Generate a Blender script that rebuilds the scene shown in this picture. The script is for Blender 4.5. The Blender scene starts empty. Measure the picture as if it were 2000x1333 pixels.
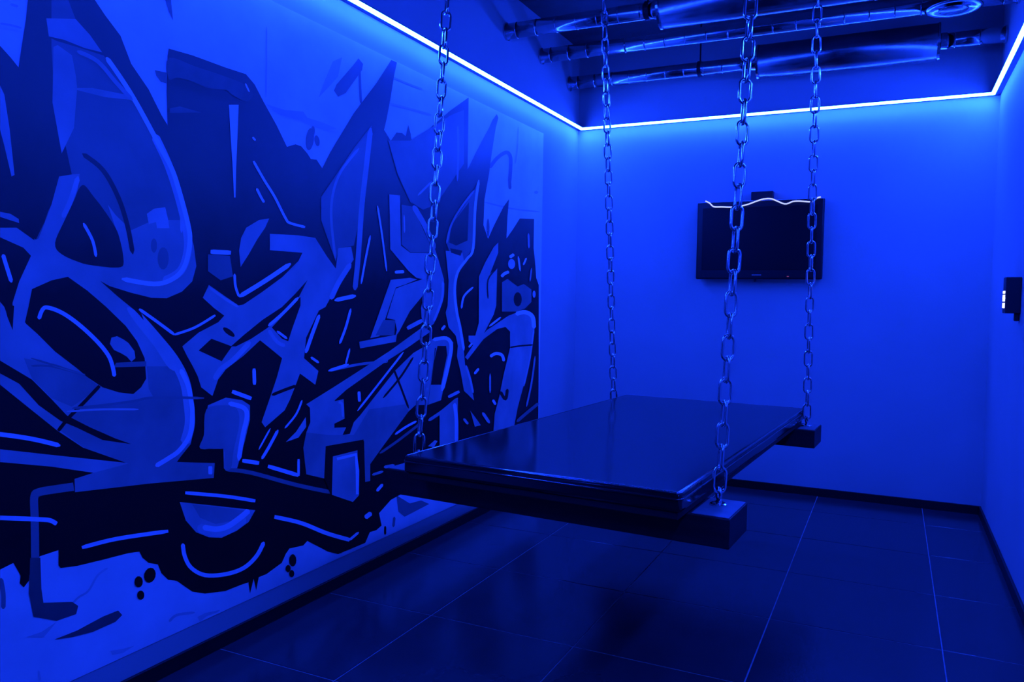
import bpy, bmesh, math, random
from mathutils import Vector, Matrix
from mathutils.geometry import tessellate_polygon

random.seed(7)
scene = bpy.context.scene
COL = scene.collection

# ------------------------------------------------------------------ camera
FPX = 1532.64                                   # focal length in pixels of the 2000 x 1333 frame
YAW, PITCH, ROLL = -0.45073, -0.05398, 0.01480
CAM = Vector((2.1206, -5.4486, 1.2608))
F = Vector((math.sin(YAW) * math.cos(PITCH), math.cos(YAW) * math.cos(PITCH), math.sin(PITCH)))
r0 = Vector((math.cos(YAW), -math.sin(YAW), 0))
u0 = r0.cross(F)
R = math.cos(ROLL) * r0 + math.sin(ROLL) * u0
U = -math.sin(ROLL) * r0 + math.cos(ROLL) * u0
cam_data = bpy.data.cameras.new('camera')
cam_data.sensor_width = 36
cam_data.lens = FPX / 2000 * 36
cam_data.clip_start = 0.02
cam = bpy.data.objects.new('camera', cam_data)
COL.objects.link(cam)
mw = Matrix.Identity(4)
for i in range(3):
    mw[i][0], mw[i][1], mw[i][2], mw[i][3] = R[i], U[i], -F[i], CAM[i]
cam.matrix_world = mw
scene.camera = cam

def ray(px, py):
    return F + R * ((px - 1000) / FPX) - U * ((py - 666.5) / FPX)

def on(px, py, axis, value):
    d = ray(px, py)
    return CAM + d * ((value - CAM[axis]) / d[axis])

# ------------------------------------------------------------------ world, exposure, light colour
world = bpy.data.worlds.new('world')
scene.world = world
world.use_nodes = True
world.node_tree.nodes['Background'].inputs[0].default_value = (0, 0, 0, 1)
world.node_tree.nodes['Background'].inputs[1].default_value = 0.0
vs = scene.view_settings
vs.view_transform = 'Standard'
vs.look = 'None'
vs.gamma = 1
vs.use_curve_mapping = False
vs.exposure = 0.0
LED_COLOR = (0.0055, 0.038, 1.0)
LED_STRENGTH = 290.0

# ------------------------------------------------------------------ room measures
W = 2.643          # width between the mural wall (x = 0) and the plain wall
YF = -6.30         # wall behind the camera
ZL = 2.50          # light strip height
ZC = 3.08          # raw ceiling
MURAL_Y0, MURAL_Y1, MURAL_Z0, MURAL_Z1 = -6.05, -0.648, 0.128, 2.352

# ------------------------------------------------------------------ materials
def mat(name, color=(.5, .5, .5), rough=.6, metal=0.0, spec=.5, emit=None, strength=0, coat=0):
    m = bpy.data.materials.new(name)
    m.use_nodes = True
    b = m.node_tree.nodes['Principled BSDF']
    b.inputs['Base Color'].default_value = (*color, 1)
    b.inputs['Roughness'].default_value = rough
    b.inputs['Metallic'].default_value = metal
    b.inputs['Specular IOR Level'].default_value = spec
    if coat:
        b.inputs['Coat Weight'].default_value = coat
        b.inputs['Coat Roughness'].default_value = .05
    if emit:
        b.inputs['Emission Color'].default_value = (*emit, 1)
        b.inputs['Emission Strength'].default_value = strength
    return m

def noisy(m, scale, lo, hi, detail=6, bump=0.0, bump_scale=None, rough=None, stretch=(1, 1, 1)):
    """multiply the base colour by noise between lo and hi, optional bump and roughness range"""
    nt = m.node_tree
    b = nt.nodes['Principled BSDF']
    tc = nt.nodes.new('ShaderNodeTexCoord')
    mp = nt.nodes.new('ShaderNodeMapping')
    mp.inputs['Scale'].default_value = stretch
    nt.links.new(tc.outputs['Object'], mp.inputs['Vector'])
    n = nt.nodes.new('ShaderNodeTexNoise')
    n.inputs['Scale'].default_value = scale
    n.inputs['Detail'].default_value = detail
    nt.links.new(mp.outputs[0], n.inputs['Vector'])
    mr = nt.nodes.new('ShaderNodeMapRange')
    mr.inputs[1].default_value = .3
    mr.inputs[2].default_value = .7
    mr.inputs[3].default_value = lo
    mr.inputs[4].default_value = hi
    nt.links.new(n.outputs['Fac'], mr.inputs[0])
    mx = nt.nodes.new('ShaderNodeVectorMath')
    mx.operation = 'SCALE'
    mx.inputs[0].default_value = b.inputs['Base Color'].default_value[:3]
    nt.links.new(mr.outputs[0], mx.inputs['Scale'])
    nt.links.new(mx.outputs[0], b.inputs['Base Color'])
    if rough:
        r2 = nt.nodes.new('ShaderNodeMapRange')
        r2.inputs[1].default_value = .3
        r2.inputs[2].default_value = .7
        r2.inputs[3].default_value, r2.inputs[4].default_value = rough
        nt.links.new(n.outputs['Fac'], r2.inputs[0])
        nt.links.new(r2.outputs[0], b.inputs['Roughness'])
    if bump:
        n2 = nt.nodes.new('ShaderNodeTexNoise')
        n2.inputs['Scale'].default_value = bump_scale or scale * 6
        n2.inputs['Detail'].default_value = 4
        nt.links.new(mp.outputs[0], n2.inputs['Vector'])
        bp = nt.nodes.new('ShaderNodeBump')
        bp.inputs['Strength'].default_value = bump
        bp.inputs['Distance'].default_value = .002
        nt.links.new(n2.outputs['Fac'], bp.inputs['Height'])
        nt.links.new(bp.outputs[0], b.inputs['Normal'])
    return m

M = {}
M['wall'] = noisy(mat('wall_paint', (.50, .50, .50), .75, spec=.25), 2.5, .96, 1.03, bump=.06, bump_scale=260)
M['ceiling'] = noisy(mat('raw_ceiling', (.13, .13, .13), .85, spec=.2), 3, .75, 1.15, bump=.2, bump_scale=40)
M['tile'] = noisy(mat('floor_tile', (.040, .040, .042), .2, spec=.5), 5, .9, 1.1, bump=.03, bump_scale=90, rough=(.18, .22))
M['grout'] = noisy(mat('grout', (.30, .30, .30), .9, spec=.1), 30, .8, 1.1)
M['black_wall'] = noisy(mat('unseen_wall_black', (.03, .03, .03), .8, spec=.2), 2.5, .9, 1.1)
M['skirt'] = mat('black_skirting', (.006, .006, .007), .45)
M['led'] = mat('led_diffuser', (.0, .0, .0), .5, emit=LED_COLOR, strength=LED_STRENGTH)
M['profile'] = mat('strip_profile', (.06, .06, .06), .45, metal=.6)
M['duct'] = noisy(mat('galvanised_duct', (.62, .62, .63), .18, metal=1), 10, .9, 1.08, rough=(.14, .2))
M['jacket'] = noisy(mat('silencer_jacket', (.36, .36, .37), .24, metal=1), 8, .9, 1.08, rough=(.2, .27))
M['clamp'] = mat('dark_clamp', (.02, .02, .02), .5, metal=.4)
M['steel'] = mat('chain_steel', (.88, .88, .89), .13, metal=1)
M['vinyl'] = noisy(mat('black_vinyl', (.010, .010, .011), .13, spec=.55), 5, .8, 1.2, bump=.03, bump_scale=25)
M['piping'] = mat('gloss_piping', (.012, .012, .013), .08, spec=1.0, coat=1.0)
M['wood'] = noisy(mat('black_stained_beam', (.012, .012, .013), .55), 6, .6, 1.3, bump=.25, bump_scale=60, stretch=(.4, 6, 6))
M['plate'] = noisy(mat('grey_top_plate', (.17, .17, .175), .5), 20, .9, 1.1)
M['tv'] = mat('tv_casing', (.008, .008, .009), .3)
M['screen'] = mat('tv_screen', (.003, .003, .004), .35, spec=.3)
M['wire'] = mat('bright_metal', (.9, .9, .9), .3, metal=1)
M['bright_line'] = mat('bright_wavy_line', (.8, .8, .8), .4, emit=(.55, .6, 1.0), strength=1.1)
M['box'] = mat('black_plastic', (.010, .010, .011), .45)
M['lamp'] = mat('indicator_light', (.8, .8, .8), .4, emit=(.75, .82, 1.0), strength=1.6)
M['red'] = mat('standby_light', (.5, .05, .05), .4, emit=(.8, .15, .2), strength=.25)

# ------------------------------------------------------------------ mesh helpers
def tag(o, label=None, cat=None, group=None, kind=None):
    if label: o['label'] = label
    if cat: o['category'] = cat
    if group: o['group'] = group
    if kind: o['kind'] = kind
    return o

def empty(name, loc, rz=0):
    o = bpy.data.objects.new(name, None)
    o.empty_display_size = .1
    COL.objects.link(o)
    o.location = loc
    o.rotation_euler = (0, 0, rz)
    return o

def obj(name, bm, m, parent=None, smooth=False):
    me = bpy.data.meshes.new(name)
    bmesh.ops.recalc_face_normals(bm, faces=bm.faces)
    bm.to_mesh(me)
    bm.free()
    for x in (m if isinstance(m, (list, tuple)) else [m]):
        me.materials.append(x)
    if smooth:
        me.shade_smooth()
    o = bpy.data.objects.new(name, me)
    COL.objects.link(o)
    if parent: o.parent = parent
    return o

def inst(name, src, parent, loc=(0, 0, 0), rot=None):
    o = bpy.data.objects.new(name, src.data)
    COL.objects.link(o)
    o.parent = parent
    o.location = loc
    if rot is not None:
        o.rotation_mode = 'QUATERNION'
        o.rotation_quaternion = rot
    return o

def box(bm, x0, x1, y0, y1, z0, z1, bevel=0, seg=2):
    res = bmesh.ops.create_cube(bm, size=1)
    vs_ = res['verts']
    for v in vs_:
        v.co = Vector(((x0 + x1) / 2 + v.co.x * (x1 - x0), (y0 + y1) / 2 + v.co.y * (y1 - y0), (z0 + z1) / 2 + v.co.z * (z1 - z0)))
    if bevel:
        edges = {e for v in vs_ for e in v.link_edges}
        bmesh.ops.bevel(bm, geom=list(edges), offset=bevel, segments=seg, affect='EDGES', profile=.5)
    return bm

def new_box(*a, **k):
    return box(bmesh.new(), *a, **k)

def tube(bm, pts, r, n=8, closed=False, caps=True):
    """sweep a circle along pts (list of Vectors); r may be a list"""
    pts = [Vector(p) for p in pts]
    N = len(pts)
    rs = r if isinstance(r, (list, tuple)) else [r] * N
    t0 = (pts[1] - pts[0]).normalized()
    up = Vector((0, 0, 1)) if abs(t0.z) < .9 else Vector((1, 0, 0))
    nrm = t0.cross(up).normalized()
    rings = []
    for i, p in enumerate(pts):
        if closed:
            t = (pts[(i + 1) % N] - pts[i - 1]).normalized()
        else:
            t = (pts[min(i + 1, N - 1)] - pts[max(i - 1, 0)]).normalized()
        nrm = (nrm - t * nrm.dot(t)).normalized()
        b = t.cross(nrm)
        rings.append([bm.verts.new(p + (nrm * math.cos(2 * math.pi * k / n) + b * math.sin(2 * math.pi * k / n)) * rs[i]) for k in range(n)])
    for i in range(N if closed else N - 1):
        a, b_ = rings[i], rings[(i + 1) % N]
        for k in range(n):
            bm.faces.new((a[k], a[(k + 1) % n], b_[(k + 1) % n], b_[k]))
    if caps and not closed:
        bm.faces.new(rings[0])
        bm.faces.new(rings[-1][::-1])
    return bm

def lathe_x(bm, prof, y, z, n=28):
    """revolve (x, radius) profile around the axis through (y, z) parallel to x"""
    rings = []
    for x, r in prof:
        rings.append([bm.verts.new((x, y + r * math.cos(2 * math.pi * k / n), z + r * math.sin(2 * math.pi * k / n))) for k in range(n)])
    for a, b in zip(rings, rings[1:]):
        for k in range(n):
            bm.faces.new((a[k], a[(k + 1) % n], b[(k + 1) % n], b[k]))
    bm.faces.new(rings[0])
    bm.faces.new(rings[-1][::-1])
    return bm

def lathe_z(bm, prof, x, y, n=28):
    rings = []
    for z, r in prof:
        rings.append([bm.verts.new((x + r * math.cos(2 * math.pi * k / n), y + r * math.sin(2 * math.pi * k / n), z)) for k in range(n)])
    for a, b in zip(rings, rings[1:]):
        for k in range(n):
            bm.faces.new((a[k], a[(k + 1) % n], b[(k + 1) % n], b[k]))
    bm.faces.new(rings[0])
    bm.faces.new(rings[-1][::-1])
    return bm

# ------------------------------------------------------------------ room shell
def struct(name, bm, m, label, cat):
    return tag(obj(name, bm, m), label, cat, kind='structure')

T = .12
struct('wall_left', new_box(-T, 0, YF - T, T, -.05, ZC + T), M['wall'], 'white painted long wall that carries the graffiti mural', 'wall')
struct('wall_back', new_box(0, W, 0, T, -.05, ZC + T), M['wall'], 'plain white painted end wall behind the flat screen', 'wall')
struct('wall_right', new_box(W, W + T, YF - T, T, -.05, ZC + T), M['wall'], 'plain white painted long wall facing the mural', 'wall')
struct('wall_front', new_box(0, W, YF - T, YF, -.05, ZC + T), M['black_wall'], 'unseen end wall opposite the flat screen, blackened to cut bounced light', 'wall')  # unseen wall, made black so it bounces little light onto the bed's front
struct('ceiling', new_box(0, W, YF, 0, ZC, ZC + T), M['ceiling'], 'dark raw concrete ceiling above the ventilation ducts', 'ceiling')
floor = struct('floor', new_box(0, W, YF, 0, -.05, -.0016), M['grout'], 'dark glossy stone tile floor with pale grout lines', 'floor')
gx = [.0, .5162, 1.1204, 1.7232, 2.3300, W]
gy = [0.0]
y = -.4210
while y > YF:
    gy.append(y)
    y -= .6030
gy.append(YF)
G = .0022
tile_cache = {}
for i in range(len(gx) - 1):
    for j in range(len(gy) - 1):
        w, d = gx[i + 1] - gx[i] - 2 * G, gy[j] - gy[j + 1] - 2 * G
        key = (round(w, 4), round(d, 4))
        loc = ((gx[i] + gx[i + 1]) / 2, (gy[j] + gy[j + 1]) / 2, 0)
        if key not in tile_cache:
            bm = new_box(-w / 2, w / 2, -d / 2, d / 2, -.004, 0)
            top = [e for e in bm.edges if all(v.co.z > -.001 for v in e.verts)]
            bmesh.ops.bevel(bm, geom=top, offset=.0012, segments=1, affect='EDGES')
            o = obj('tile', bm, M['tile'], floor)
            o.location = loc
            tile_cache[key] = o
        else:
            inst('tile', tile_cache[key], floor, loc)

SK = .052
struct('baseboard_left', new_box(0, .012, YF, 0, 0, SK, bevel=.002), M['skirt'], 'black skirting board below the graffiti mural', 'skirting')
struct('baseboard_back', new_box(.012, W - .012, -.012, 0, 0, SK, bevel=.002), M['skirt'], 'black skirting board below the flat screen', 'skirting')
struct('baseboard_right', new_box(W - .012, W, YF, 0, 0, SK, bevel=.002), M['skirt'], 'black skirting board on the plain wall facing the mural', 'skirting')
struct('baseboard_front', new_box(.012, W - .012, YF, YF + .012, 0, SK, bevel=.002), M['skirt'], 'black skirting board opposite the flat screen', 'skirting')

# ------------------------------------------------------------------ light strips
# cross section (out from the wall, height above ZL): a sloped corner profile that shines down into the room; mitred at the room corners
DIFF = [(.0300, -.0060), (.0355, -.0082), (.0490, .0014), (.0490, .0058), (.0480, .0058), (.0475, .0022), (.0350, -.0066), (.0302, -.0048)]
BODY = [(0, .010), (.0495, .010), (.0495, .0062), (.0477, .0058), (.0470, .0026), (.0348, -.0060), (.0302, -.0044), (.0298, -.0056), (0, -.0056)]
def strip_mesh(side, sec, y_end):
    bm = bmesh.new()
    ends = [[], []]
    for k in (0, 1):
        for o_, z_ in sec:
            if side == 'left':   p = (o_, -o_ if k else y_end, ZL + z_)
            elif side == 'right': p = (W - o_, -o_ if k else y_end, ZL + z_)
            else:                p = ((W - o_) if k else o_, -o_, ZL + z_)
            ends[k].append(bm.verts.new(p))
    n = len(sec)
    for i in range(n):
        bm.faces.new((ends[0][i], ends[0][(i + 1) % n], ends[1][(i + 1) % n], ends[1][i]))
    bm.faces.new(ends[0])
    bm.faces.new(ends[1][::-1])
    return bm

for side, lab in (('left', 'glowing blue light strip running above the graffiti mural'),
                  ('back', 'glowing blue light strip running above the flat screen'),
                  ('right', 'glowing blue light strip running above the plain wall facing the mural')):
    c = {'left': (0, -3, ZL), 'back': (W / 2, 0, ZL), 'right': (W, -3, ZL)}[side]
    e = tag(empty('light_strip', c), lab, 'light strip')
    for nm, sec, m in (('diffuser', DIFF, M['led']), ('profile', BODY, M['profile'])):
        o = obj(nm, strip_mesh(side, sec, YF + .02), m, e)
        o.location = (-c[0], -c[1], -c[2])
# ------------------------------------------------------------------ graffiti mural (flat print, traced on the wall plane)
def paint(name, v, rough=.42, spec=.35, lo=.85, hi=1.1, scale=5):
    return noisy(mat(name, (v, v, v * 1.02), rough, spec=spec), scale, lo, hi)
M['concrete'] = noisy(mat('print_concrete', (.93, .93, .93), .45, spec=.35), 4.5, .86, 1.03, detail=10)
M['fill'] = paint('print_letter_fill', .50, lo=.72, hi=1.12, scale=4)
M['shade'] = paint('print_letter_shade', .36, lo=.72, hi=1.15, scale=4)
M['slate'] = paint('print_slate', .19, lo=.7, hi=1.2)
M['mid'] = paint('print_half_tone', .26)
M['pale'] = paint('print_pale_tone', .64)
M['high'] = paint('print_highlight', .93, lo=.92, hi=1.05)
M['dark'] = paint('print_smear', .11, lo=.7, hi=1.3)
# sprayed outline colour: fades from black below to slate grey above
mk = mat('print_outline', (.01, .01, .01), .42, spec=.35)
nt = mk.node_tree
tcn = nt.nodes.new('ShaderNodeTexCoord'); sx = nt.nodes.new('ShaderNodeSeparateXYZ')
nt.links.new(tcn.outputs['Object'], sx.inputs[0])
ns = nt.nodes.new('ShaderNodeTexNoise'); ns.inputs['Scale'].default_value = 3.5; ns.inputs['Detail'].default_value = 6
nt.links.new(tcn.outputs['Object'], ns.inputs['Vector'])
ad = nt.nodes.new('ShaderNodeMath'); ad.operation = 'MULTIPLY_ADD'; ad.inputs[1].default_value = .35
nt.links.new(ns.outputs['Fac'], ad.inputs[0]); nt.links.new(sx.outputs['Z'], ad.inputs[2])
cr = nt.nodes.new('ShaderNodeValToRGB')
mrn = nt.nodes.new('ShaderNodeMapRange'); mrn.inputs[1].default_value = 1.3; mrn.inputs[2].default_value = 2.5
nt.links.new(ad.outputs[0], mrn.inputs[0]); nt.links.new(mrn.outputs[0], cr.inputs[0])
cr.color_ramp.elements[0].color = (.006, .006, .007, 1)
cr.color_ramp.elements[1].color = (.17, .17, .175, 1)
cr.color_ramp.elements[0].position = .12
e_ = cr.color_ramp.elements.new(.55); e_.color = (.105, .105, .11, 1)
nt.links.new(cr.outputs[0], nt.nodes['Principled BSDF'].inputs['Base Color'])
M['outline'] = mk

def smooth_line(p, closed, n=5):
    out = []
    N = len(p)
    for i in range(N if closed else N - 1):
        g = (lambda j: p[j % N]) if closed else (lambda j: p[min(max(j, 0), N - 1)])
        a, b, c, d = g(i - 1), g(i), g(i + 1), g(i + 2)
        for k in range(n):
            s = k / n
            out.append(tuple(.5 * (2 * b[q] + (c[q] - a[q]) * s + (2 * a[q] - 5 * b[q] + 4 * c[q] - d[q]) * s * s + (3 * b[q] - a[q] - 3 * c[q] + d[q]) * s ** 3) for q in (0, 1)))
    if not closed: out.append(tuple(p[-1]))
    return out

SHAPES = []          # (layer name, polygon in photo pixels)
def P(layer, pts, curve=False):
    SHAPES.append((layer, smooth_line(pts, True, 4) if curve else pts))
def S(layer, pts, w, curve=True, taper=.35):
    """a brush stroke of width w photo pixels, thinner at both ends"""
    q = smooth_line(pts, False, 5) if curve and len(pts) > 2 else [tuple(a) for a in pts]
    if len(q) == 2:
        q = [q[0], tuple(.85 * q[0][i] + .15 * q[1][i] for i in (0, 1)), tuple(.15 * q[0][i] + .85 * q[1][i] for i in (0, 1)), q[1]]
    L_, R_ = [], []
    n = len(q)
    for i in range(n):
        a, b = q[max(i - 1, 0)], q[min(i + 1, n - 1)]
        dx, dy = b[0] - a[0], b[1] - a[1]
        l = math.hypot(dx, dy) or 1
        f = 1 if 0 < i < n - 1 else taper
        h = w / 2 * f
        L_.append((q[i][0] - dy / l * h, q[i][1] + dx / l * h))
        R_.append((q[i][0] + dy / l * h, q[i][1] - dx / l * h))
    SHAPES.append((layer, L_ + R_[::-1]))
def O(layer, x, y, rx, ry, rot=0):
    c, s = math.cos(rot), math.sin(rot)
    SHAPES.append((layer, [(x + rx * math.cos(t) * c - ry * math.sin(t) * s, y + rx * math.cos(t) * s + ry * math.sin(t) * c) for t in [2 * math.pi * k / 14 for k in range(14)]]))
K, L, Mi, H, D, PA_, SH, SL = 'outline', 'fill', 'mid', 'high', 'dark', 'pale', 'shade', 'slate'

# marks on the bare concrete
P(Mi, [(700, 114), (709, 125), (707, 137), (675, 182), (660, 189), (652, 177), (657, 165), (690, 127)])
S(Mi, [(702, 138), (703, 168), (705, 202)], 5)
P(PA_, [(668, 112), (660, 150), (640, 172), (622, 191), (633, 160), (650, 120)])
P(Mi, [(320, -8), (333, -8), (336, 22), (338, 40), (330, 24)])
P(Mi, [(302, 137), (325, 142), (325, 163), (314, 160), (305, 148)])
P(PA_, [(518, 203), (556, 215), (592, 218), (600, 230), (632, 240), (658, 252), (640, 255), (610, 246), (588, 236), (548, 224)])
O(Mi, 605, 272, 8, 22, .1); O(Mi, 611, 256, 4, 10); O(Mi, 619, 275, 5, 11, -.2)
S(Mi, [(956, 328), (968, 312), (981, 301), (991, 298), (997, 308), (997, 330), (995, 357)], 7)
S(Mi, [(995, 352), (996, 370)], 6)
O(Mi, 953, 445, 3, 18); O(PA_, 1047, 376, 4, 3)
S(PA_, [(0, 46), (20, 49), (42, 55)], 4); S(PA_, [(765, 150), (800, 165), (825, 174)], 3); S(PA_, [(762, 202), (800, 212), (842, 224)], 3)
S(PA_, [(946, 395), (1000, 408), (1054, 414)], 3)
S(PA_, [(20, 8), (35, 13)], 5); S(PA_, [(520, 52), (520, 120), (519, 190)], 2.5); S(PA_, [(1012, 248), (1010, 290), (1006, 320)], 3)
P(Mi, [(774, 968), (800, 984), (822, 978), (838, 985), (790, 1010), (778, 1000)])
S(Mi, [(770, 1010), (768, 1030)], 5); S(K, [(752, 1028), (752, 1045)], 4); S(Mi, [(1, 1130), (6, 1160), (6, 1190)], 9)
S(PA_, [(125, 1200), (150, 1170), (172, 1155), (190, 1125), (210, 1110)], 4); S(PA_, [(330, 1215), (345, 1202), (380, 1197)], 5)
P(PA_, [(385, 1206), (400, 1198), (430, 1192), (424, 1197), (404, 1204), (390, 1215)])
P(PA_, [(215, 1272), (240, 1268), (262, 1262), (240, 1276), (220, 1280)]); S(PA_, [(75, 1310), (78, 1330)], 4)

# the dark outline of the whole lettering
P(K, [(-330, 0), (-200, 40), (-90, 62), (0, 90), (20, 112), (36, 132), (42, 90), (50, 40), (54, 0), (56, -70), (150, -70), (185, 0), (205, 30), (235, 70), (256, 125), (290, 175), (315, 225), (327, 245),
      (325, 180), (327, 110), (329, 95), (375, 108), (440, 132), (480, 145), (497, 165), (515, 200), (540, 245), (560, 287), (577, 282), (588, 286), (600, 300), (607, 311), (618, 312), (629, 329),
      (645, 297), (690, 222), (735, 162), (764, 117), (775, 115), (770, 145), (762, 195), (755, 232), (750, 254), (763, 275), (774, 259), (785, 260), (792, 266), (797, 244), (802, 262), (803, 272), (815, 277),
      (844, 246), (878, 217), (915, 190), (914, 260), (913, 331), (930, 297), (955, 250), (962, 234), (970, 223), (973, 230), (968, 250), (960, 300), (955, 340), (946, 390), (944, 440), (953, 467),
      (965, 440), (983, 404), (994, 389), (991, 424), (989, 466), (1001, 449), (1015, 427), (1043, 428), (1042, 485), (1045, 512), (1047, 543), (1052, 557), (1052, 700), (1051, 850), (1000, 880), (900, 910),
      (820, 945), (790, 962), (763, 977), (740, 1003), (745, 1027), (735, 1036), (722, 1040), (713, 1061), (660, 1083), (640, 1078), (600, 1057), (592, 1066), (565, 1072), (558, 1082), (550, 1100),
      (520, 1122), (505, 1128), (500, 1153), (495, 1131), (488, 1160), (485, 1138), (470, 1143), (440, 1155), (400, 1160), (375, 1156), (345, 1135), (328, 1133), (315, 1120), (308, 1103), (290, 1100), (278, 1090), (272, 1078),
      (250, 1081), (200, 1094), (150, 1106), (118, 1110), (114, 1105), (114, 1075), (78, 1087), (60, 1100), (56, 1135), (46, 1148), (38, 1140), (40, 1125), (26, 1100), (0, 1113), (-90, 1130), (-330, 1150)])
# left letter
P(Mi, [(100, -70), (128, -70), (133, 0), (147, 37), (200, 105), (262, 195), (310, 270), (345, 350), (366, 430), (378, 480), (383, 520), (375, 550), (355, 570), (325, 583), (295, 582), (255, 572), (200, 553), (150, 530), (60, 480), (100, 400), (140, 342), (120, 250), (105, 180), (100, 90), (100, 20)])
P(L, [(90, 36), (147, 37), (175, 68), (203, 108), (150, 92), (95, 72)])
P(K, [(90, 70), (125, 78), (165, 94), (205, 104), (238, 112), (228, 118), (200, 108), (150, 92), (110, 80)])
P(L, [(104, 92), (112, 88), (140, 108), (148, 150), (150, 172), (180, 172), (250, 186), (262, 196), (205, 190), (150, 176), (144, 250), (120, 300), (102, 200)])
P(K, [(38, 130), (98, 130), (100, 250), (115, 300), (128, 330), (112, 352), (98, 400), (86, 435), (70, 468), (30, 440), (0, 440), (-60, 420), (-60, 300)])
P(L, [(-4, 160), (8, 185), (18, 250), (28, 342), (22, 345), (8, 285), (-4, 240)])
P(L, [(-90, 408), (0, 414), (20, 418), (36, 428), (37, 436), (18, 430), (0, 424), (-90, 418)])
P(L, [(115, 345), (140, 341), (155, 340), (151, 372), (140, 400), (125, 437), (107, 474), (120, 497), (162, 516), (200, 522), (240, 521), (240, 500), (225, 445), (210, 400), (225, 420), (256, 450), (300, 430), (352, 430), (366, 440), (378, 480), (383, 520), (375, 550), (355, 570), (325, 583), (295, 582), (255, 572), (200, 555), (225, 577), (262, 603),
      (240, 590), (200, 590), (170, 568), (132, 541), (110, 548), (64, 568), (60, 600), (50, 632), (46, 660), (24, 640), (24, 592), (37, 550), (60, 500), (45, 484), (0, 464), (-90, 450), (-90, 438), (0, 445), (32, 445), (67, 470), (75, 466), (87, 435), (100, 400)])
P(L, [(132, 541), (170, 568), (207, 600), (245, 637), (267, 667), (282, 700), (285, 740), (275, 757), (260, 770), (232, 767), (200, 757), (170, 737), (150, 720), (107, 687), (72, 652), (47, 630), (30, 600), (24, 645), (8, 600), (-2, 588), (-90, 560), (-330, 480), (-330, 560), (-90, 690), (0, 752), (62, 802), (112, 842), (162, 875), (250, 905), (100, 889), (0, 878), (-90, 868), (-330, 840), (-330, 870), (-90, 895), (0, 903), (100, 912), (182, 924),
      (145, 936), (146, 962), (292, 945), (417, 934), (419, 905), (345, 903), (352, 893), (372, 868), (378, 840), (374, 800), (365, 760), (350, 720), (330, 690), (290, 640), (262, 603), (225, 575), (200, 552), (160, 530)])
P(SH, [(286, 716), (347, 716), (366, 762), (375, 800), (378, 840), (372, 868), (352, 893), (345, 903), (419, 905), (417, 934), (292, 945), (146, 962), (145, 936), (182, 924), (250, 906), (165, 876), (118, 842), (135, 815), (160, 798), (230, 790), (300, 778), (290, 760)])
P(SH, [(46, 700), (110, 712), (165, 733), (195, 757), (140, 795), (100, 778), (62, 740)])
S(PA_, [(262, 612), (300, 655), (338, 702), (360, 745), (368, 790), (370, 830), (360, 868)], 20)
S(PA_, [(300, 262), (328, 322), (350, 390), (364, 450), (366, 490), (352, 530), (318, 550)], 16)
P(K, [(164, 362), (182, 384), (200, 407), (225, 445), (234, 470), (240, 500), (239, 520), (220, 523), (200, 521), (162, 515), (120, 497), (107, 475), (125, 432), (145, 390), (153, 370)], True)
S(K, [(160, 300), (200, 332), (230, 385), (248, 440), (259, 497)], 9, taper=.1)
P(K, [(62, 565), (100, 548), (132, 541), (170, 568), (207, 600), (245, 637), (267, 667), (282, 700), (285, 740), (275, 757), (258, 770), (232, 767), (200, 757), (170, 737), (150, 720), (107, 687), (72, 652), (48, 630), (55, 600)])
P(K, [(195, 549), (215, 560), (260, 575), (268, 590), (285, 640), (262, 606), (230, 580)])
P(L, [(217, 660), (228, 657), (240, 663), (250, 670), (262, 686), (264, 700), (256, 707), (247, 697), (237, 691), (222, 684), (214, 672)])
P(Mi, [(226, 709), (285, 706), (285, 716), (222, 718)])
S(H, [(75, 624), (82, 606), (92, 601), (120, 611), (152, 633), (187, 665), (210, 693), (219, 715), (223, 736)], 8)
S(K, [(194, 754), (162, 788), (135, 815), (113, 842)], 7, taper=.8)
P(K, [(-330, 610), (-90, 652), (0, 705), (62, 742), (100, 780), (130, 812), (175, 835), (225, 857), (256, 868), (200, 860), (150, 836), (117, 822), (75, 792), (37, 750), (0, 730), (-90, 680), (-330, 650)])
P(K, [(6, 590), (27, 598), (24, 645), (14, 620)])
S(H, [(5, 497), (12, 520), (22, 552)], 8)
S(H, [(207, 112), (237, 155), (262, 195), (287, 240), (312, 287), (335, 330), (350, 375), (367, 440), (370, 475), (360, 520), (337, 545), (300, 555), (237, 545)], 9)
S(L, [(150, 100), (190, 120), (225, 160), (258, 196)], 8)
S(PA_, [(340, 370), (352, 410), (354, 455)], 5); S(PA_, [(122, 425), (138, 390), (152, 345)], 10)
P(PA_, [(286, 418), (300, 408), (322, 405), (328, 430), (330, 446), (306, 446), (304, 434), (290, 438)]); O(Mi, 318, 505, 11, 22); O(Mi, 300, 480, 6, 14)
P(PA_, [(247, 604), (262, 606), (300, 650), (335, 690), (352, 722), (330, 720), (300, 676), (268, 636)], True)
S(H, [(352, 722), (366, 752), (373, 785), (375, 812), (370, 850), (350, 880), (328, 896), (303, 911)], 9)
S(Mi, [(60, 715), (100, 716), (165, 733), (60, 700)], 4); S(Mi, [(140, 798), (200, 792), (260, 784), (300, 777), (398, 778)], 5); S(PA_, [(130, 804), (200, 800), (270, 800)], 4)
S(H, [(162, 436), (180, 470), (187, 502)], 6); S(H, [(271, 604), (305, 628), (340, 654)], 6, taper=.6); S(H, [(340, 654), (380, 640), (420, 616)], 5, taper=.7)
S(H, [(-60, 842), (25, 852), (72, 860), (117, 871)], 9); S(H, [(410, 911), (410, 927)], 8, taper=.8)
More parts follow.
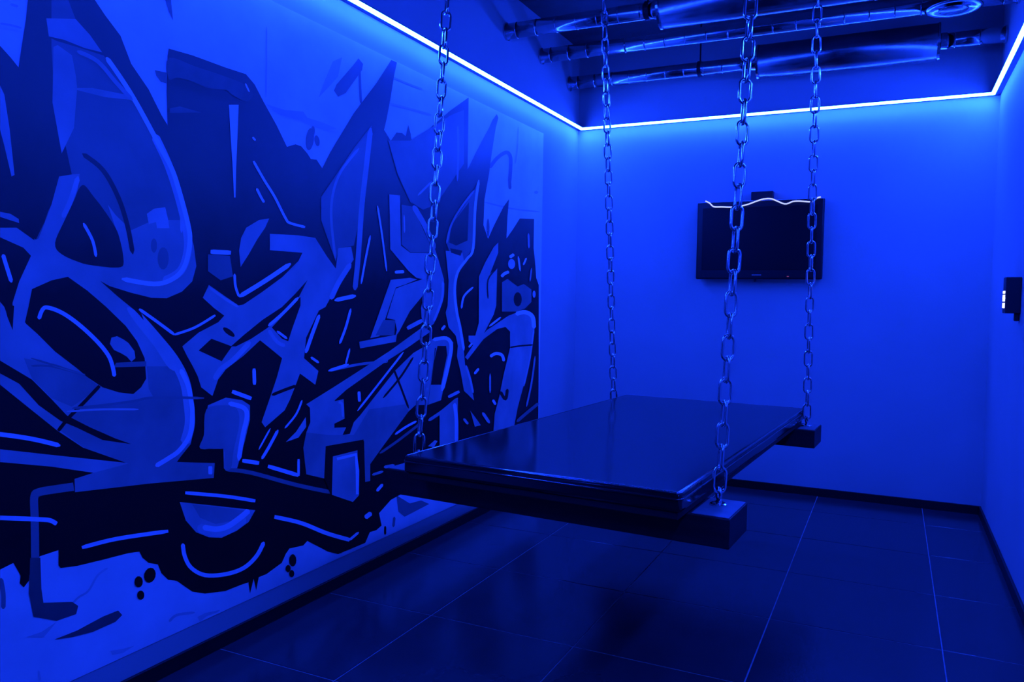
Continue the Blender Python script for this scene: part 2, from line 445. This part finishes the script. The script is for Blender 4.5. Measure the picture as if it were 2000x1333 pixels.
# lower left: drips, hook, half moon and underline strokes
S(Mi, [(143, 951), (108, 956), (75, 962), (66, 972), (67, 1014), (68, 1095)], 16, taper=1)
P(D, [(58, 1090), (78, 1090), (80, 1150), (84, 1178), (140, 1176), (152, 1184), (148, 1200), (110, 1213), (65, 1205), (56, 1160)])
P(D, [(105, 1250), (150, 1232), (200, 1205), (230, 1193), (238, 1202), (225, 1215), (180, 1235), (140, 1245)])
P(PA_, [(50, 1245), (80, 1235), (110, 1215), (85, 1245)])
S(H, [(-80, 1010), (0, 1012), (75, 1015), (97, 1017), (110, 1024)], 9, taper=.7); S(H, [(159, 1070), (227, 1053), (328, 1038)], 8, taper=.7)
P(L, [(350, 981), (425, 989), (498, 997), (485, 1020), (462, 1037), (432, 1051), (407, 1050), (382, 1040), (362, 1017)])
P(SH, [(375, 986), (425, 991), (480, 998), (455, 1018), (420, 1024), (390, 1012)])
S(PA_, [(385, 1030), (420, 1040), (450, 1032), (478, 1012)], 18); S(H, [(395, 1030), (420, 1034), (443, 1029), (468, 1012), (486, 997)], 11); S(H, [(361, 963), (440, 970), (498, 979)], 7, taper=.8)
S(H, [(356, 1062), (360, 1087), (373, 1110), (400, 1124), (440, 1122), (475, 1110), (500, 1087), (515, 1059)], 8); S(H, [(535, 1010), (587, 1022), (637, 1042), (682, 1055)], 8, taper=.9); S(H, [(681, 1056), (700, 1040)], 5)
O(K, 571, 1095, 7, 12); O(K, 562, 1111, 5, 7); O(K, 569, 1121, 5, 7); O(K, 292, 1124, 11, 15, .25); O(K, 270, 1137, 8, 11); O(K, 274, 1163, 7, 9)
S(Mi, [(440, 917), (490, 924), (575, 947), (646, 962)], 8, taper=.8)
# second letter
P(L, [(525, 427), (505, 430), (480, 445), (470, 465), (466, 490), (469, 522), (485, 497), (502, 467), (517, 445)])
P(L, [(526, 457), (582, 460), (615, 465), (637, 500), (655, 525), (660, 485), (685, 482), (690, 507), (655, 562), (635, 600), (622, 607), (597, 660), (593, 700), (621, 725), (615, 752), (585, 730), (575, 757), (565, 782), (555, 802), (517, 835), (510, 825), (522, 790), (530, 767), (540, 737), (550, 700), (507, 665), (475, 695), (440, 722), (425, 742), (414, 774), (392, 757), (385, 735), (375, 715), (365, 697), (355, 677), (387, 650), (425, 630), (437, 617), (417, 602), (395, 582), (407, 557), (440, 580), (465, 597), (475, 595), (512, 570), (550, 542), (582, 510), (590, 494), (526, 489)])
P(K, [(600, 547), (575, 575), (550, 600), (512, 625), (475, 655), (450, 677), (460, 677), (490, 662), (520, 642), (550, 617), (582, 582)])
P(K, [(586, 580), (530, 640), (550, 662), (562, 667), (570, 642), (586, 597)])
S(H, [(582, 581), (552, 612), (523, 637)], 6); S(H, [(540, 647), (560, 662)], 5); O(K, 446, 649, 14, 5, .65)
P(K, [(387, 685), (412, 662), (452, 677), (432, 706)])
S(PA_, [(418, 742), (430, 722), (455, 703), (488, 668)], 10); S(PA_, [(408, 562), (440, 585), (465, 600)], 5); S(PA_, [(524, 645), (540, 668), (556, 676)], 7)
S(H, [(623, 615), (610, 650), (596, 690)], 7); S(H, [(606, 698), (622, 709)], 5)
S(H, [(494, 315), (515, 352), (535, 384), (557, 427), (566, 436), (595, 444)], 5, taper=.7); S(H, [(500, 368), (508, 384), (515, 396)], 5)
P(H, [(446, 205), (465, 205), (463, 260), (460, 330), (459, 386), (456, 386), (453, 320), (449, 260)])
S(H, [(410, 492), (450, 494)], 9, taper=.8); S(H, [(457, 535), (459, 560), (466, 580)], 5); S(H, [(466, 580), (515, 550), (567, 515)], 9)
P(Mi, [(405, 497), (448, 500), (454, 540), (430, 548), (405, 530)])
P(SL, [(329, 113), (380, 130), (440, 150), (482, 168), (492, 188), (478, 198), (450, 184), (440, 176), (405, 172), (370, 158), (345, 152), (328, 154)], True); P(SL, [(330, 212), (350, 208), (392, 220), (330, 221)]); S(H, [(478, 163), (486, 180)], 3); S(H, [(492, 268), (498, 275)], 4)
# spike of the second letter
P(Mi, [(725, 245), (690, 290), (650, 350), (626, 385), (626, 430), (640, 470), (655, 512), (660, 485), (690, 480), (702, 425), (710, 350), (722, 275)])
S(L, [(723, 250), (714, 330), (706, 400), (701, 470), (697, 520), (692, 567)], 10); S(L, [(700, 290), (665, 335), (649, 380), (646, 430), (654, 505)], 5); S(PA_, [(684, 515), (660, 553), (645, 585)], 10)
# lower leg of the second letter
P(L, [(405, 792), (440, 777), (472, 782), (487, 792), (487, 820), (477, 862), (462, 915), (436, 915), (435, 877), (390, 877), (397, 850), (401, 815)])
P(SH, [(402, 800), (440, 792), (462, 800), (466, 830), (455, 880), (450, 915), (436, 915), (435, 877), (390, 877), (397, 850)], True)
S(H, [(445, 788), (475, 797), (481, 815), (473, 850), (465, 900)], 9); S(H, [(452, 765), (490, 779)], 8, taper=.8); S(H, [(495, 720), (496, 752)], 7, taper=.7)
S(K, [(530, 772), (555, 762), (577, 754)], 6); S(H, [(589, 782), (577, 810), (555, 837)], 4)
P(PA_, [(596, 815), (597, 834), (582, 855), (557, 864), (577, 844)]); S(H, [(527, 837), (504, 879)], 3.5); S(H, [(542, 840), (525, 872), (510, 897)], 6)
S(H, [(472, 900), (505, 905)], 8, taper=.8); S(H, [(522, 911), (582, 929)], 8, taper=.8); S(H, [(582, 897), (582, 930)], 5, taper=.8)
# third letter
P(L, [(597, 790), (650, 757), (720, 712), (760, 686), (826, 638), (840, 648), (790, 683), (755, 705), (675, 762), (652, 783), (672, 778), (690, 822), (700, 808), (770, 725), (806, 690), (850, 664), (846, 707), (839, 752), (835, 791), (810, 792), (797, 804), (767, 845), (747, 872), (722, 907), (722, 940), (712, 942), (710, 862), (635, 872), (632, 935), (597, 927), (591, 875), (597, 845), (605, 825), (604, 797)])
P(SH, [(720, 800), (790, 790), (797, 804), (767, 845), (747, 872), (722, 907), (722, 940), (712, 942), (710, 862), (635, 872), (632, 935), (597, 927), (591, 875), (597, 845), (640, 850), (690, 850)])
P(K, [(652, 784), (675, 762), (755, 706), (800, 676), (835, 655), (838, 662), (790, 700), (745, 757), (702, 812), (690, 825), (682, 848), (668, 850), (675, 835), (652, 836), (652, 828), (672, 818), (670, 780)])
S(PA_, [(660, 786), (667, 790), (669, 815)], 5)
P(K, [(635, 872), (709, 859), (711, 942), (702, 975), (689, 981), (645, 967), (632, 935)])
P(L, [(649, 892), (697, 880), (700, 968), (688, 981), (647, 967)])
S(H, [(657, 897), (694, 888), (697, 920), (697, 966)], 7, curve=False, taper=.8)
S(H, [(697, 803), (745, 742), (787, 688)], 4); S(K, [(768, 722), (783, 760), (797, 798)], 4); S(K, [(806, 698), (781, 737), (747, 778)], 4); S(H, [(700, 765), (701, 785)], 6, taper=.7)
# pieces between the second and third letter
P(L, [(762, 547), (800, 543), (814, 546), (790, 556), (772, 562), (740, 657), (722, 661)])
P(L, [(772, 564), (790, 557), (832, 543), (834, 572), (826, 576), (799, 609), (779, 647), (770, 660), (774, 645), (770, 625), (754, 622)])
P(L, [(700, 668), (774, 654), (772, 668), (702, 681)]); P(Mi, [(748, 625), (771, 626), (769, 655), (732, 656)])
S(PA_, [(794, 642), (824, 626)], 8, taper=.7); S(L, [(736, 702), (755, 706), (700, 712), (640, 725)], 5); S(H, [(640, 725), (680, 712)], 6); S(H, [(682, 681), (674, 712)], 4); S(H, [(684, 603), (674, 640), (662, 672)], 5); S(H, [(652, 587), (694, 578)], 8)
# fourth letter
P(L, [(759, 380), (780, 382), (782, 480), (800, 494), (835, 495), (848, 485), (857, 514), (866, 546), (865, 577), (858, 606), (846, 633), (830, 645), (822, 620), (821, 602), (828, 570), (826, 546), (812, 543), (797, 530), (761, 487)])
P(Mi, [(783, 400), (805, 404), (835, 470), (843, 486), (834, 494), (800, 493), (783, 478)])
S(L, [(806, 402), (828, 440), (848, 486)], 10)
P(Mi, [(757, 275), (800, 275), (880, 225), (905, 215), (905, 320), (850, 400), (825, 410), (800, 395), (775, 340)])
S(H, [(736, 402), (745, 460), (754, 530)], 3.5); S(H, [(722, 460), (712, 510), (704, 555)], 4); S(H, [(770, 532), (788, 531)], 6, taper=.7); S(L, [(893, 246), (894, 300), (892, 354)], 3.5); S(L, [(815, 382), (842, 355)], 4); S(PA_, [(788, 420), (789, 455)], 3)
S(PA_, [(864, 550), (863, 580), (855, 606), (846, 628)], 5)
P(Mi, [(871, 476), (878, 444), (925, 372), (934, 350), (927, 406), (923, 485), (905, 510), (880, 500)])
P(L, [(869, 490), (902, 494), (905, 510), (890, 535), (886, 565), (890, 610), (898, 640), (905, 685), (907, 712), (914, 734), (923, 773), (925, 783), (905, 764), (898, 725), (891, 696), (893, 676), (889, 656), (875, 640), (869, 611), (873, 597), (875, 548)])
P(K, [(878, 485), (902, 490), (898, 500), (880, 494)]); P(K, [(880, 440), (915, 395), (912, 470), (890, 480), (876, 474)])
S(H, [(934, 352), (927, 406), (923, 485), (911, 506), (893, 532), (887, 566), (891, 609), (898, 642), (905, 685)], 5); S(L, [(925, 372), (900, 405), (880, 440), (871, 476)], 4); S(PA_, [(909, 714), (917, 740), (923, 768)], 4)
# fifth letter
P(L, [(963, 483), (972, 474), (972, 494), (956, 535), (970, 523), (968, 597), (963, 615), (950, 640), (945, 650), (930, 680), (912, 703), (907, 698), (923, 674), (914, 667), (914, 656), (927, 656), (934, 631), (934, 541), (947, 512)])
P(L, [(912, 703), (943, 663), (970, 643), (986, 639), (995, 648), (995, 680), (983, 730), (974, 775), (965, 809), (962, 850), (1000, 850), (1010, 797), (1022, 752), (1033, 703), (1040, 662), (1044, 629), (1037, 615), (1015, 608), (992, 617), (950, 645), (930, 668)])
S(H, [(1006, 614), (1024, 610), (1039, 619), (1042, 642)], 8); S(PA_, [(1042, 642), (1034, 700), (1022, 755)], 3); S(K, [(970, 523), (952, 547), (952, 584)], 3); S(K, [(995, 679), (1015, 676), (1040, 674)], 3); S(K, [(976, 765), (986, 780), (990, 760)], 6)
P(Mi, [(979, 552), (990, 545), (1010, 560), (1022, 555), (1037, 566), (1037, 590), (1024, 603), (1008, 609), (979, 609)]); O(K, 1010, 585, 8, 14); O(PA_, 998, 516, 7, 10)
S(H, [(978, 541), (984, 535), (993, 531)], 6); S(H, [(994, 503), (1003, 497)], 6); S(H, [(1011, 501), (1015, 530)], 3.5); S(H, [(1027, 504), (1021, 518)], 3.5); S(L, [(1031, 456), (1032, 485)], 4); S(L, [(1037, 524), (1034, 550)], 3); O(PA_, 1042, 575, 3, 7)
S(H, [(900, 603), (905, 579), (923, 561)], 4); S(H, [(956, 697), (967, 691), (979, 694), (983, 706)], 6); S(PA_, [(956, 730), (956, 768)], 3.5); S(H, [(925, 731), (934, 720)], 5); S(H, [(914, 679), (921, 671)], 4); S(H, [(861, 645), (868, 636)], 5); S(H, [(954, 638), (977, 620)], 4); S(L, [(1044, 696), (1037, 748), (1027, 795)], 3.5); S(H, [(961, 781), (967, 791)], 5); S(PA_, [(874, 776), (896, 765)], 6, taper=.7)
P(L, [(917, 802), (938, 831), (926, 834)]); S(PA_, [(941, 806), (955, 827)], 6); S(PA_, [(904, 818), (913, 829)], 5); S(Mi, [(1051, 788), (1030, 805), (1008, 824)], 6); S(PA_, [(952, 450), (950, 450)], 1)
# small arch and panel at the foot of the fourth letter
P(L, [(826, 676), (844, 662), (871, 657), (884, 669), (882, 689), (875, 719), (866, 752), (860, 782), (835, 791), (839, 752), (846, 707), (850, 680)])
P(K, [(853, 676), (870, 676), (872, 694), (860, 752), (840, 752), (846, 707)]); S(H, [(844, 664), (870, 661), (880, 676), (874, 714), (862, 764)], 7)
P(L, [(857, 804), (893, 779), (893, 870), (857, 880)]); S(H, [(886, 787), (890, 820), (890, 865)], 7); S(L, [(835, 822), (862, 804), (893, 778)], 6)
S(H, [(770, 849), (790, 835), (812, 823)], 4.5); S(Mi, [(740, 886), (780, 858), (826, 822)], 5); P(PA_, [(834, 872), (848, 860), (853, 862), (846, 874)])
S(L, [(748, 913), (769, 909)], 6); S(L, [(725, 928), (747, 921)], 5); S(H, [(734, 960), (746, 946)], 6); S(H, [(711, 1012), (724, 1002)], 9)
# continuation of the print beyond the left picture edge
P(L, [(-330, 200), (-150, 190), (-60, 240), (-40, 330), (-80, 390), (-330, 360)]); P(K, [(-330, 250), (-160, 240), (-100, 290), (-110, 330), (-330, 320)]); S(H, [(-300, 960), (-200, 985), (-110, 990)], 9)

MX = .006
mural = tag(empty('graffiti_mural', (0, (MURAL_Y0 + MURAL_Y1) / 2, MURAL_Z0)), 'grey and black graffiti lettering print covering most of the long wall', 'mural')
bd = obj('concrete_print', new_box(.0015, MX, MURAL_Y0, MURAL_Y1, MURAL_Z0, MURAL_Z1), M['concrete'], mural)
names = {'outline': 'black_outline', 'fill': 'letter_fill', 'mid': 'half_tone', 'high': 'highlight_stroke', 'dark': 'spray_smear', 'pale': 'pale_stroke', 'shade': 'letter_shade', 'slate': 'letter_shade'}
mc = mural.location
bd.location = -mc
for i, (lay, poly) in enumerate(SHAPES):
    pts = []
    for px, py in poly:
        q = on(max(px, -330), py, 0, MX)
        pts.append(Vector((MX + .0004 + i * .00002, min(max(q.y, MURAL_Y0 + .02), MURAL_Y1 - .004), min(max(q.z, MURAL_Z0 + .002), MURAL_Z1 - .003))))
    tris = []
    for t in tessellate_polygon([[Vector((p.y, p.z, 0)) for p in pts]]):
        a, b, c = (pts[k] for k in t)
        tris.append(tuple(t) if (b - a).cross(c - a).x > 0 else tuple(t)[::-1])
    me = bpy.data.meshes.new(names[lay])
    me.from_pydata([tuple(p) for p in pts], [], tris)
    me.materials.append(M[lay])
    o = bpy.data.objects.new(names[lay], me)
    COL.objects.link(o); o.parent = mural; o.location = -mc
# ------------------------------------------------------------------ ventilation ducts
def shift(o, c):
    o.location = (-c[0], -c[1], -c[2])
    return o

def duct(y, z, r, label, silencer=None, clamps=(), valve=None):
    c = (0, y, z)
    e = tag(empty('ventilation_duct', c), label, 'duct', 'ducts under the raw ceiling')
    spans = [(0, W)]
    if silencer:
        spans = [(0, silencer[0]), (silencer[1], W)]
    for a, b in spans:
        shift(obj('pipe', lathe_x(bmesh.new(), [(a, r), (b, r)], y, z), M['duct'], e, True), c)
        x = a + .07
        while x < b - .03:
            shift(obj('seam', lathe_x(bmesh.new(), [(x, r), (x + .002, r + .0022), (x + .005, r + .0022), (x + .007, r)], y, z), M['duct'], e), c)
            x += .125
    for x in (0, W - .012):
        shift(obj('wall_collar', lathe_x(bmesh.new(), [(x, r + .006), (x + .010, r + .006)], y, z), M['duct'], e), c)
    if silencer:
        a, b = silencer
        R2 = .105
        s = shift(obj('silencer', lathe_x(bmesh.new(), [(a, R2 - .004), (a + .003, R2), (b - .003, R2), (b, R2 - .004)], y, z, 40), M['jacket'], e), c)
        for f in s.data.polygons:
            f.use_smooth = len(f.vertices) == 4
        for x in (a, b - .012):
            k = obj('end_rim', lathe_x(bmesh.new(), [(x, R2 + .003), (x + .012, R2 + .003)], y, z, 40), M['duct'], s)
        for x in (a - .035, b + .005):
            k = obj('sleeve', lathe_x(bmesh.new(), [(x, r + .004), (x + .03, r + .004)], y, z), M['duct'], s)
    for x in clamps:
        k = shift(obj('clamp', lathe_x(bmesh.new(), [(x - .012, r + .005), (x + .012, r + .005)], y, z), M['clamp'], e), c)
        obj('hanger_rod', tube(bmesh.new(), [(x, y, z + r), (x, y, ZC)], .005), M['clamp'], k)
    if valve:
        vx, vy = valve, y - .07
        v = shift(obj('air_valve', lathe_z(bmesh.new(), [(z + .03, .068), (z - r - .002, .068), (z - r - .003, .118), (z - r - .010, .134), (z - r - .017, .122), (z - r - .011, .090), (z - r - .008, .086)], vx, vy, 36), M['duct'], e, True), c)
        obj('valve_disc', lathe_z(bmesh.new(), [(z - r - .006, .02), (z - r - .017, .070), (z - r - .023, .066)], vx, vy, 36), M['jacket'], v, True)
    return e

duct(-1.205, 2.84, .045, 'slim galvanised duct with fat silencer, farthest from the screen wall', (.93, 2.00), (.86,))
duct(-.695, 2.84, .045, 'slim galvanised duct without silencer carrying a round air valve', None, (), 2.345)
duct(-.205, 2.785, .045, 'slim galvanised duct with fat silencer, closest to the screen wall', (1.29, 2.31), (.925,))

# ------------------------------------------------------------------ hanging platform
PA = math.radians(-3.5)
PC = Vector((1.177, -2.092, 0))
def PL(u, v, z):
    return Vector((PC.x + u * math.cos(PA) - v * math.sin(PA), PC.y + u * math.sin(PA) + v * math.cos(PA), z))

bed = tag(empty('hanging_bed', (PC.x, PC.y, .52), PA), 'black padded bed platform hung on four chains over the tiled floor', 'bed')
ZB = .615 - .52
u0_, u1_, v0_, v1_ = -.535, .475, -1.075, 1.105
board = obj('base_board', new_box(u0_ + .012, u1_ - .012, v0_ + .012, v1_ - .012, ZB, ZB + .022, bevel=.003), M['wood'], bed)
pad = obj('pad', new_box(u0_, u1_, v0_, v1_, ZB + .022, .180, bevel=.014, seg=4), M['vinyl'], bed)
for f in pad.data.polygons: f.use_smooth = f.area < .02
def loop(z, ins):
    pts = []
    rr = .02
    a, b, c, d = u0_ + ins, u1_ - ins, v0_ + ins, v1_ - ins
    for (cx, cy, a0) in ((b - rr, c + rr, -90), (b - rr, d - rr, 0), (a + rr, d - rr, 90), (a + rr, c + rr, 180)):
        for k in range(5):
            t = math.radians(a0 + k * 22.5)
            pts.append(Vector((cx + rr * math.cos(t), cy + rr * math.sin(t), z)))
    return pts
obj('piping', tube(bmesh.new(), loop(.1755, .003), .0042, 8, closed=True), M['piping'], pad, True)
obj('piping', tube(bmesh.new(), loop(.160, -.0015), .0032, 8, closed=True), M['piping'], pad, True)
beams = {'front': (-.70, .59, -.96, -.73), 'back': (-.655, .555, .92, 1.15)}
anchors = {'FL': (-.635, -.845), 'FR': (.518, -.815), 'BL': (-.585, 1.03), 'BR': (.498, 1.03)}
for nm, (a, b, c, d) in beams.items():
    bo = obj('cross_beam', new_box(a, b, c, d, 0, ZB - .003, bevel=.003), M['wood'], bed)
    for s, (x0, x1) in enumerate(((a + .004, u0_ + .004), (u1_ - .004, b - .004))):
        obj('top_plate', new_box(x0, x1, c + .004, d - .004, ZB - .003, ZB, bevel=.0008, seg=1), M['plate'], bo)

# ------------------------------------------------------------------ chains
PITCH_L, DW = .0705, .0105
def link_mesh():
    L2, w2 = PITCH_L / 2 + DW / 2 - .0005, .0185      # centreline half length / half width
    s = L2 - w2
    pts = []
    for k in range(9):
        t = math.pi * k / 8
        pts.append(Vector((w2 * math.cos(t), 0, s + w2 * math.sin(t))))
    for k in range(9):
        t = math.pi + math.pi * k / 8
        pts.append(Vector((w2 * math.cos(t), 0, -s + w2 * math.sin(t))))
    return tube(bmesh.new(), pts, DW / 2, 10, closed=True)
link0 = None
chains = {
    'FL': ((873, 0), .13, 'steel chain at the bed corner beside the mural, away from the screen'),
    'FR': ((1467, 0), .13, 'steel chain at the bed corner away from both mural and screen'),
    'BL': ((1180, 0), -.14, 'steel chain at the bed corner beside the mural, near the screen wall'),
    'BR': ((1597, 0), -.13, 'steel chain at the bed corner near the screen, away from the mural'),
}
for nm, (pix, k, lab) in chains.items():
    base = PL(*anchors[nm], .615)
    d = ray(*pix)
    b0 = base + Vector((0, 0, .045))
    # point of the sight line whose depth fits a chain leaning by k towards the bed's middle
    t = (b0.y + k * (CAM.z - b0.z) - CAM.y) / (d.y - k * d.z)
    top = CAM + d * t
    dirn = (top - b0).normalized()
    length = (ZC - .03 - b0.z) / dirn.z
    ch = tag(empty('hanging_chain', base), lab, 'chain', 'chains holding the bed')
    q0 = Vector((0, 0, 1)).rotation_difference(dirn)
    n = int(length / PITCH_L)
    ang0 = {'FL': .95, 'FR': .55, 'BL': .75, 'BR': .35}[nm]
    start = .034
    for i in range(n):
        p = b0 + dirn * (start + PITCH_L * i) - base
        rot = q0 @ Matrix.Rotation(ang0 + (math.pi / 2 if i % 2 else 0) + random.uniform(-.18, .18), 4, 'Z').to_quaternion()
        if link0 is None:
            link0 = obj('link', link_mesh(), M['steel'], ch, True)
            link0.location = p
            link0.rotation_mode = 'QUATERNION'
            link0.rotation_quaternion = rot
        else:
            inst('link', link0, ch, p, rot)
    # eye bolt with round flange on the beam end
    bm = lathe_z(bmesh.new(), [(0, .027), (.004, .027), (.007, .022), (.008, .010), (.014, .009)], 0, 0, 24)
    fl = obj('eye_flange', bm, M['steel'], ch)
    pts = [Vector((.016 * math.cos(a), 0, .034 + .019 * math.sin(a))) for a in [2 * math.pi * j / 18 for j in range(18)]]
    ring = obj('eye_ring', tube(bmesh.new(), pts, .0055, 8, closed=True), M['steel'], ch, True)
    ring.rotation_euler = (0, 0, ang0 + math.pi / 2)
    # ceiling hook
    hp = b0 + dirn * (start + PITCH_L * (n - .4)) - base
    pl = Vector((hp.x, hp.y, ZC - base.z))
    hk = obj('ceiling_hook', tube(bmesh.new(), [hp + Vector((0, 0, -.01)), hp + Vector((.012, 0, .004)), (pl + hp) / 2, pl], .007, 8), M['steel'], ch, True)
    obj('ceiling_plate', new_box(pl.x - .05, pl.x + .05, pl.y - .05, pl.y + .05, pl.z - .008, pl.z, bevel=.002), M['clamp'], hk)

# ------------------------------------------------------------------ flat screen
TX0, TX1, TZ0, TZ1 = .905, 1.708, 1.412, 1.930
tc_ = ((TX0 + TX1) / 2, -.02, TZ0)
tv = tag(empty('flat_screen', tc_), 'black flat screen switched off, hung on the plain end wall', 'television')
def tvp(name, bm, m, parent=None, smooth=False):
    o = obj(name, bm, m, parent or tv, smooth)
    if parent is None: shift(o, tc_)
    return o
cas = tvp('casing', new_box(TX0, TX1, -.085, -.030, TZ0, TZ1, bevel=.010, seg=3), M['tv'])
tvp('screen', new_box(TX0 + .038, TX1 - .038, -.0865, -.084, TZ0 + .060, TZ1 - .042, bevel=.001, seg=1), M['screen'])
tvp('wall_bracket', new_box(1.18, 1.44, -.030, 0, TZ0 + .1, TZ1 - .08), M['box'])
tvp('badge', new_box(1.275, 1.335, -.0868, -.0845, TZ0 + .026, TZ0 + .031), M['wire'])
tvp('standby_light', new_box(1.495, 1.508, -.0868, -.0845, TZ0 + .016, TZ0 + .021), M['red'])
tvp('sensor_tab', new_box(1.288, 1.300, -.078, -.060, TZ0 - .016, TZ0 + .003, bevel=.002), M['tv'])
sb = tag(obj('sensor_box', new_box(1.25, 1.39, -.055, 0, TZ1 + .004, TZ1 + .060, bevel=.004), M['box']), 'small black box fixed on the wall just above the flat screen', 'box')
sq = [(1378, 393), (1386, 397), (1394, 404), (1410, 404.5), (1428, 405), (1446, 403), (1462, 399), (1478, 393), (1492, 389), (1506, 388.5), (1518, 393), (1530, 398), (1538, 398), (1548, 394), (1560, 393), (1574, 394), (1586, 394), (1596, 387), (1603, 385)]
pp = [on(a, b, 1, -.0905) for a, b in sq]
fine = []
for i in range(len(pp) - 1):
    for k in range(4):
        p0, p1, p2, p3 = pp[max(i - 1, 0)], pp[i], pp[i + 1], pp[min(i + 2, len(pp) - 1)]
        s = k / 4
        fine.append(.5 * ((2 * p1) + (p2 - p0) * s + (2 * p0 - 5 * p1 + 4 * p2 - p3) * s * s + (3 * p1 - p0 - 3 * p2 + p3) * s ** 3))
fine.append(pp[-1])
tag(obj('bright_wavy_line', tube(bmesh.new(), fine, .0042, 10), M['bright_line'], None, True), 'thin bright line running in waves along the top of the flat screen', 'wire')  # bright wavy line along the screen top, modelled as a thin emissive tube

# ------------------------------------------------------------------ wall box with indicator lights
by = -1.24
ca, cb = on(1966, 541, 1, by), on(1994, 613, 1, by)
bx0 = ca.x
cbx = tag(empty('wall_control_box', (W, by, cb.z)), 'black wall box with a column of white indicator lights, fixed on the plain long wall', 'control box')
cc = (W, by, cb.z)
shift(obj('housing', new_box(bx0, W, by, by + .10, cb.z, ca.z, bevel=.004), M['box'], cbx), cc)
for zt, h in ((.58, .012), (.455, .018), (.38, .018), (.215, .024)):
    z = cb.z + (ca.z - cb.z) * zt
    shift(obj('indicator_light', new_box(bx0 - .004, bx0 + .002, by + .02, by + .075, z - h / 2, z + h / 2, bevel=.001, seg=1), M['lamp'], cbx), cc)
shift(obj('cable_gland', new_box(W - .022, W - .002, by + .02, by + .04, cb.z - .035, cb.z + .004, bevel=.003), M['box'], cbx), cc)
